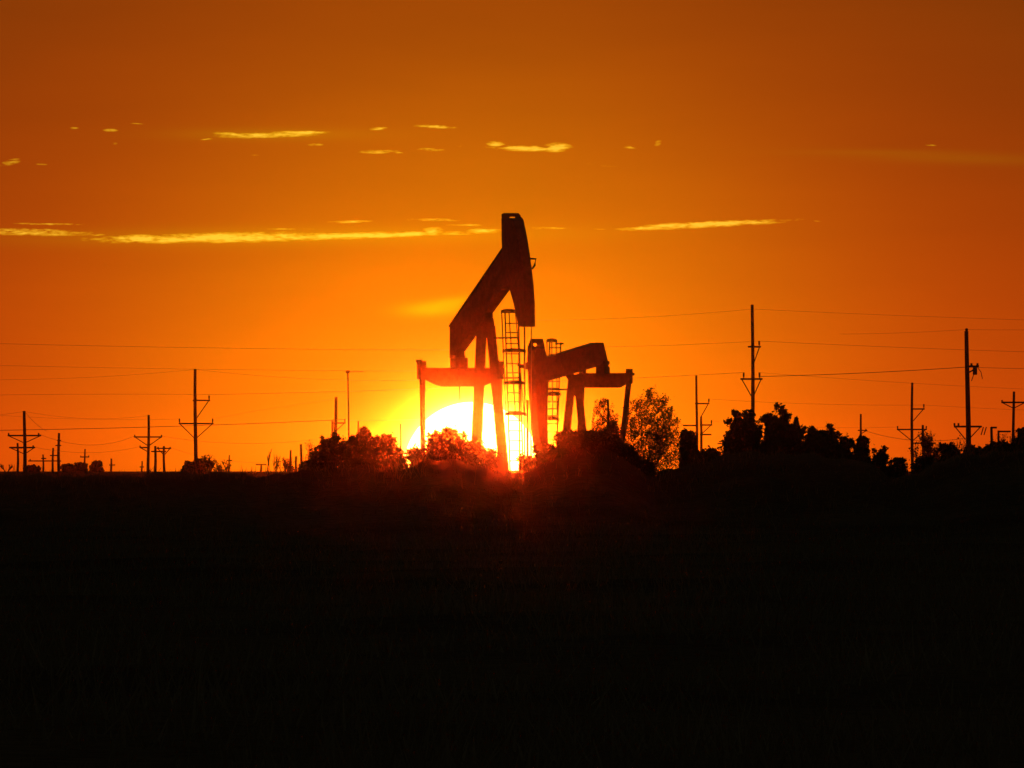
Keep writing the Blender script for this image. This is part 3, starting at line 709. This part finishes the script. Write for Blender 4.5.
# ------------------------------------------------------------------ sky and sun
SUNX, SUNY = 472.0, 471.0
sd = Vector(((SUNX-512)*S, 1, (HOR-SUNY)*S)).normalized()
elev = math.asin(sd.z)
w = bpy.data.worlds.new('World'); sc.world = w; w.use_nodes = True
N, L = w.node_tree.nodes, w.node_tree.links
bg = N['Background']; bg.inputs['Strength'].default_value = 1.0
def val(x):
    n = N.new('ShaderNodeValue'); n.outputs[0].default_value = x; return n.outputs[0]
def M(op, a, b=None, c=None):
    n = N.new('ShaderNodeMath'); n.operation = op
    for i, q in enumerate((a, b, c)):
        if q is None: continue
        if isinstance(q, (int, float)): n.inputs[i].default_value = q
        else: L.new(q, n.inputs[i])
    return n.outputs[0]
tc = N.new('ShaderNodeTexCoord'); DIR = tc.outputs['Generated']
sx = N.new('ShaderNodeSeparateXYZ'); L.new(DIR, sx.inputs[0])
DX, DY, DZ = sx.outputs
sub = N.new('ShaderNodeVectorMath'); sub.operation = 'SUBTRACT'; L.new(DIR, sub.inputs[0]); sub.inputs[1].default_value = sd
ln = N.new('ShaderNodeVectorMath'); ln.operation = 'LENGTH'; L.new(sub.outputs[0], ln.inputs[0])
TH = ln.outputs['Value']                               # angle from the sun, radians
T = M('DIVIDE', TH, S)                                 # the same in units of 7.16e-5 rad
def ex(t, scale): return M('EXPONENT', M('MULTIPLY', t, -1.0/scale))
ELV = M('ABSOLUTE', M('DIVIDE', DZ, S))
HZN = ex(ELV, 300.0)
BASE = ex(TH, 0.22)
NIGHT = M('POWER', M('SUBTRACT', 1.0, BASE), 2.0)
edge = M('MAXIMUM', M('SUBTRACT', T, 69.0), 0.0)
def chan(base, hzn, a1, s1, a2, s2, a3, s3, far):
    r = M('ADD', M('MULTIPLY', BASE, M('ADD', M('MULTIPLY', HZN, hzn), base)), M('MULTIPLY', NIGHT, far))
    r = M('ADD', r, M('MULTIPLY', ex(T, s1), a1)); r = M('ADD', r, M('MULTIPLY', M('EXPONENT', M('MULTIPLY', M('POWER', M('DIVIDE', T, s2), 2.0), -1.0)), a2))
    return M('ADD', r, M('MULTIPLY', ex(edge, s3), a3))
R_ = chan(0.10, 0.55, 1.20, 225, 0.0, 100, 3.0, 7, 0.016)
G_ = chan(0.041, 0.030, 0.03, 100, 0.24, 305, 0.8, 5, 0.017)
B_ = chan(0.0018, 0.0, 0.0, 105, 0.005, 90, 0.2, 4, 0.014)
# clouds: thin lit streaks, laid in directions of the sky
AZ = M('DIVIDE', M('DIVIDE', DX, M('MAXIMUM', DY, 0.05)), S)      # 0 = straight ahead
EL = M('DIVIDE', M('DIVIDE', DZ, M('MAXIMUM', DY, 0.05)), S)
cv = N.new('ShaderNodeCombineXYZ'); L.new(M('MULTIPLY', AZ, 0.036), cv.inputs[0]); L.new(M('MULTIPLY', EL, 0.21), cv.inputs[1])
cn = N.new('ShaderNodeTexNoise'); cn.inputs['Scale'].default_value = 1.0; cn.inputs['Detail'].default_value = 6; cn.inputs['Roughness'].default_value = .62
L.new(cv.outputs[0], cn.inputs['Vector'])
cv2 = N.new('ShaderNodeCombineXYZ'); L.new(M('MULTIPLY', AZ, 0.15), cv2.inputs[0]); L.new(M('MULTIPLY', EL, 0.5), cv2.inputs[1])
cn2 = N.new('ShaderNodeTexNoise'); cn2.inputs['Scale'].default_value = 1.0; cn2.inputs['Detail'].default_value = 5
L.new(cv2.outputs[0], cn2.inputs['Vector'])
# (column, row, half width, half height, tilt, strength)
CL = [(268,135,52,2.6,-.02,1.0),(300,132.5,32,1.8,.0,.9),(238,134.5,24,2.0,.06,.9),(206,139,9,1.2,-.05,.45),(316,144.5,10,1.6,-.05,.5),(110,130,9,1.6,0,.5),(136,123.5,10,1.0,.06,.3),
      (74,128,6,1.6,0,.25),(115,143.5,5,1.6,0,.2),(10,162,13,3.0,-.2,.6),(42,164,10,1.6,.0,.22),(378,128.5,11,1.8,-.05,.7),(437,126.5,25,1.7,.04,.7),
      (378,151.5,20,2.0,-.02,.85),(398,152.5,7,1.3,.1,.5),(431,149.5,14,1.7,.02,.75),(496,144,10,2.8,.1,1.0),(524,148,34,2.6,.02,1.2),(557,147.5,15,4.0,-.05,1.2),
      (629,147,8,1.5,.1,.8),(658,143,5,2.6,-.4,.6),(932,145,8,1.1,.05,.4),(255,155,10,1.2,0,.15),(460,146,4,1.4,0,.3),
      (30,232,60,3.2,.02,.95),(50,224,42,1.4,.02,.45),(100,235,14,1.6,.05,.4),(150,239,65,4.0,.0,1.0),(230,237.5,115,4.3,-.015,1.25),(340,236,110,2.9,-.03,1.2),(433,231.5,11,3.6,-.03,1.35),
      (402,234,38,2.4,-.03,1.1),(483,231,18,2.4,-.02,1.1),(352,221.5,26,1.7,-.03,.5),(432,219.8,36,2.0,.01,.42),(545,228,36,1.5,.0,.4),(470,225,30,1.4,.02,.4),(455,233,22,2.0,0,.75),(290,229,40,1.2,0,.3),(600,229,20,1.0,0,.2),
      (705,224.5,84,2.8,-.045,1.2),(660,227.5,46,2.4,-.03,.95),(818,221,7,1.0,.05,.4),(600,165,60,2.0,.1,.05)]
AE = N.new('ShaderNodeCombineXYZ'); L.new(AZ, AE.inputs[0]); L.new(EL, AE.inputs[1])
def ell(cx, cy, hw, hh, tilt):
    m = N.new('ShaderNodeMapping'); m.vector_type = 'TEXTURE'
    m.inputs['Location'].default_value = (cx-512.0, HOR-cy, 0); m.inputs['Rotation'].default_value = (0,0,-tilt); m.inputs['Scale'].default_value = (hw, hh, 1)
    L.new(AE.outputs[0], m.inputs['Vector'])
    d = N.new('ShaderNodeVectorMath'); d.operation = 'DOT_PRODUCT'; L.new(m.outputs[0], d.inputs[0]); L.new(m.outputs[0], d.inputs[1])
    return d.outputs['Value']
tot = None
for (cx, cy, hw, hh, tilt, st) in CL:
    st = 0.27 + 0.74*st
    f = M('MULTIPLY', M('EXPONENT', M('MULTIPLY', ell(cx, cy, hw, hh*1.15, tilt), -1.1)), st)
    tot = f if tot is None else M('MAXIMUM', tot, f)
nz = M('ADD', M('MULTIPLY', M('SUBTRACT', cn.outputs['Fac'], .5), 2.6), M('MULTIPLY', M('SUBTRACT', cn2.outputs['Fac'], .5), 1.2))
thr = M('MULTIPLY', M('ADD', M('SUBTRACT', tot, 0.3), M('MULTIPLY', nz, M('MINIMUM', M('MULTIPLY', tot, 1.2), .95))), 1.3)
fr = M('MULTIPLY', DY, 1.0)
cm = M('MULTIPLY', M('MINIMUM', M('MAXIMUM', thr, 0.0), 1.0), M('GREATER_THAN', DY, 0.3))
# broad soft veils
veil = None
for (cx, cy, hw, hh, tilt, st) in [(432,309,32,7,-.04,.30),(455,301,22,5,-.1,.16),(300,236,240,9,-.01,.10),(960,158,110,6,.03,.03),(860,152,90,3,.0,.015),(270,134,90,6,0,.06)]:
    f = M('MULTIPLY', M('EXPONENT', M('MULTIPLY', ell(cx, cy, hw, hh, tilt), -1.0)), st); veil = f if veil is None else M('ADD', veil, f)
veil = M('MULTIPLY', veil, M('GREATER_THAN', DY, 0.3))
# faint unevenness of the evening air
cv3 = N.new('ShaderNodeCombineXYZ'); L.new(M('MULTIPLY', AZ, 0.0035), cv3.inputs[0]); L.new(M('MULTIPLY', EL, 0.02), cv3.inputs[1])
cn3 = N.new('ShaderNodeTexNoise'); cn3.inputs['Scale'].default_value = 1.0; cn3.inputs['Detail'].default_value = 4
L.new(cv3.outputs[0], cn3.inputs['Vector'])
une = M('ADD', 1.0, M('MULTIPLY', M('SUBTRACT', cn3.outputs['Fac'], .5), .16))
R_ = M('MULTIPLY', R_, une); G_ = M('MULTIPLY', G_, une)
R_ = M('ADD', M('ADD', R_, M('MULTIPLY', cm, 0.6)), M('MULTIPLY', veil, .5))
G_ = M('ADD', M('ADD', G_, M('MULTIPLY', cm, 0.45)), M('MULTIPLY', veil, .75))
B_ = M('ADD', B_, M('MULTIPLY', M('POWER', cm, 2.0), 0.03))
disc = M('LESS_THAN', T, 69.0)
R_ = M('ADD', R_, M('MULTIPLY', disc, 55.0)); G_ = M('ADD', G_, M('MULTIPLY', disc, 7.5)); B_ = M('ADD', B_, M('MULTIPLY', disc, 1.5))
cc = N.new('ShaderNodeCombineXYZ'); L.new(R_, cc.inputs[0]); L.new(G_, cc.inputs[1]); L.new(B_, cc.inputs[2])
# physical dusk sky, weak, for the rest of the dome
sky = N.new('ShaderNodeTexSky'); sky.sky_type = 'NISHITA'; sky.sun_disc = False
sky.sun_elevation = max(elev, math.radians(0.02)); sky.sun_rotation = math.atan2(sd.x, sd.y); sky.dust_density = 4; sky.altitude = 900
vm = N.new('ShaderNodeVectorMath'); vm.operation = 'MULTIPLY'; L.new(sky.outputs[0], vm.inputs[0]); vm.inputs[1].default_value = (0.002, 0.0006, 0.0001)
va = N.new('ShaderNodeVectorMath'); va.operation = 'ADD'; L.new(vm.outputs[0], va.inputs[0]); L.new(cc.outputs[0], va.inputs[1])
L.new(va.outputs[0], bg.inputs['Color'])
w.cycles.sampling_method = 'MANUAL'; w.cycles.sample_map_resolution = 2048

sl = bpy.data.lights.new('sun', 'SUN'); so = bpy.data.objects.new('sun', sl); C.objects.link(so)
sl.energy = 0.21; sl.angle = math.radians(0.6); sl.color = (1.0, 0.055, 0.003)
so.rotation_euler = (-sd).to_track_quat('-Z', 'Y').to_euler(); so.location = (0, 0, 60)

# ------------------------------------------------------------------ view
sc.view_settings.view_transform = 'Standard'; sc.view_settings.look = 'None'
sc.view_settings.exposure = 0; sc.view_settings.gamma = 1; sc.view_settings.use_curve_mapping = False
sc.cycles.use_denoising = True
sc.cycles.max_bounces = 4; sc.cycles.diffuse_bounces = 2; sc.cycles.transparent_max_bounces = 8; sc.cycles.volume_bounces = 0
sc.cycles.sample_clamp_indirect = 5
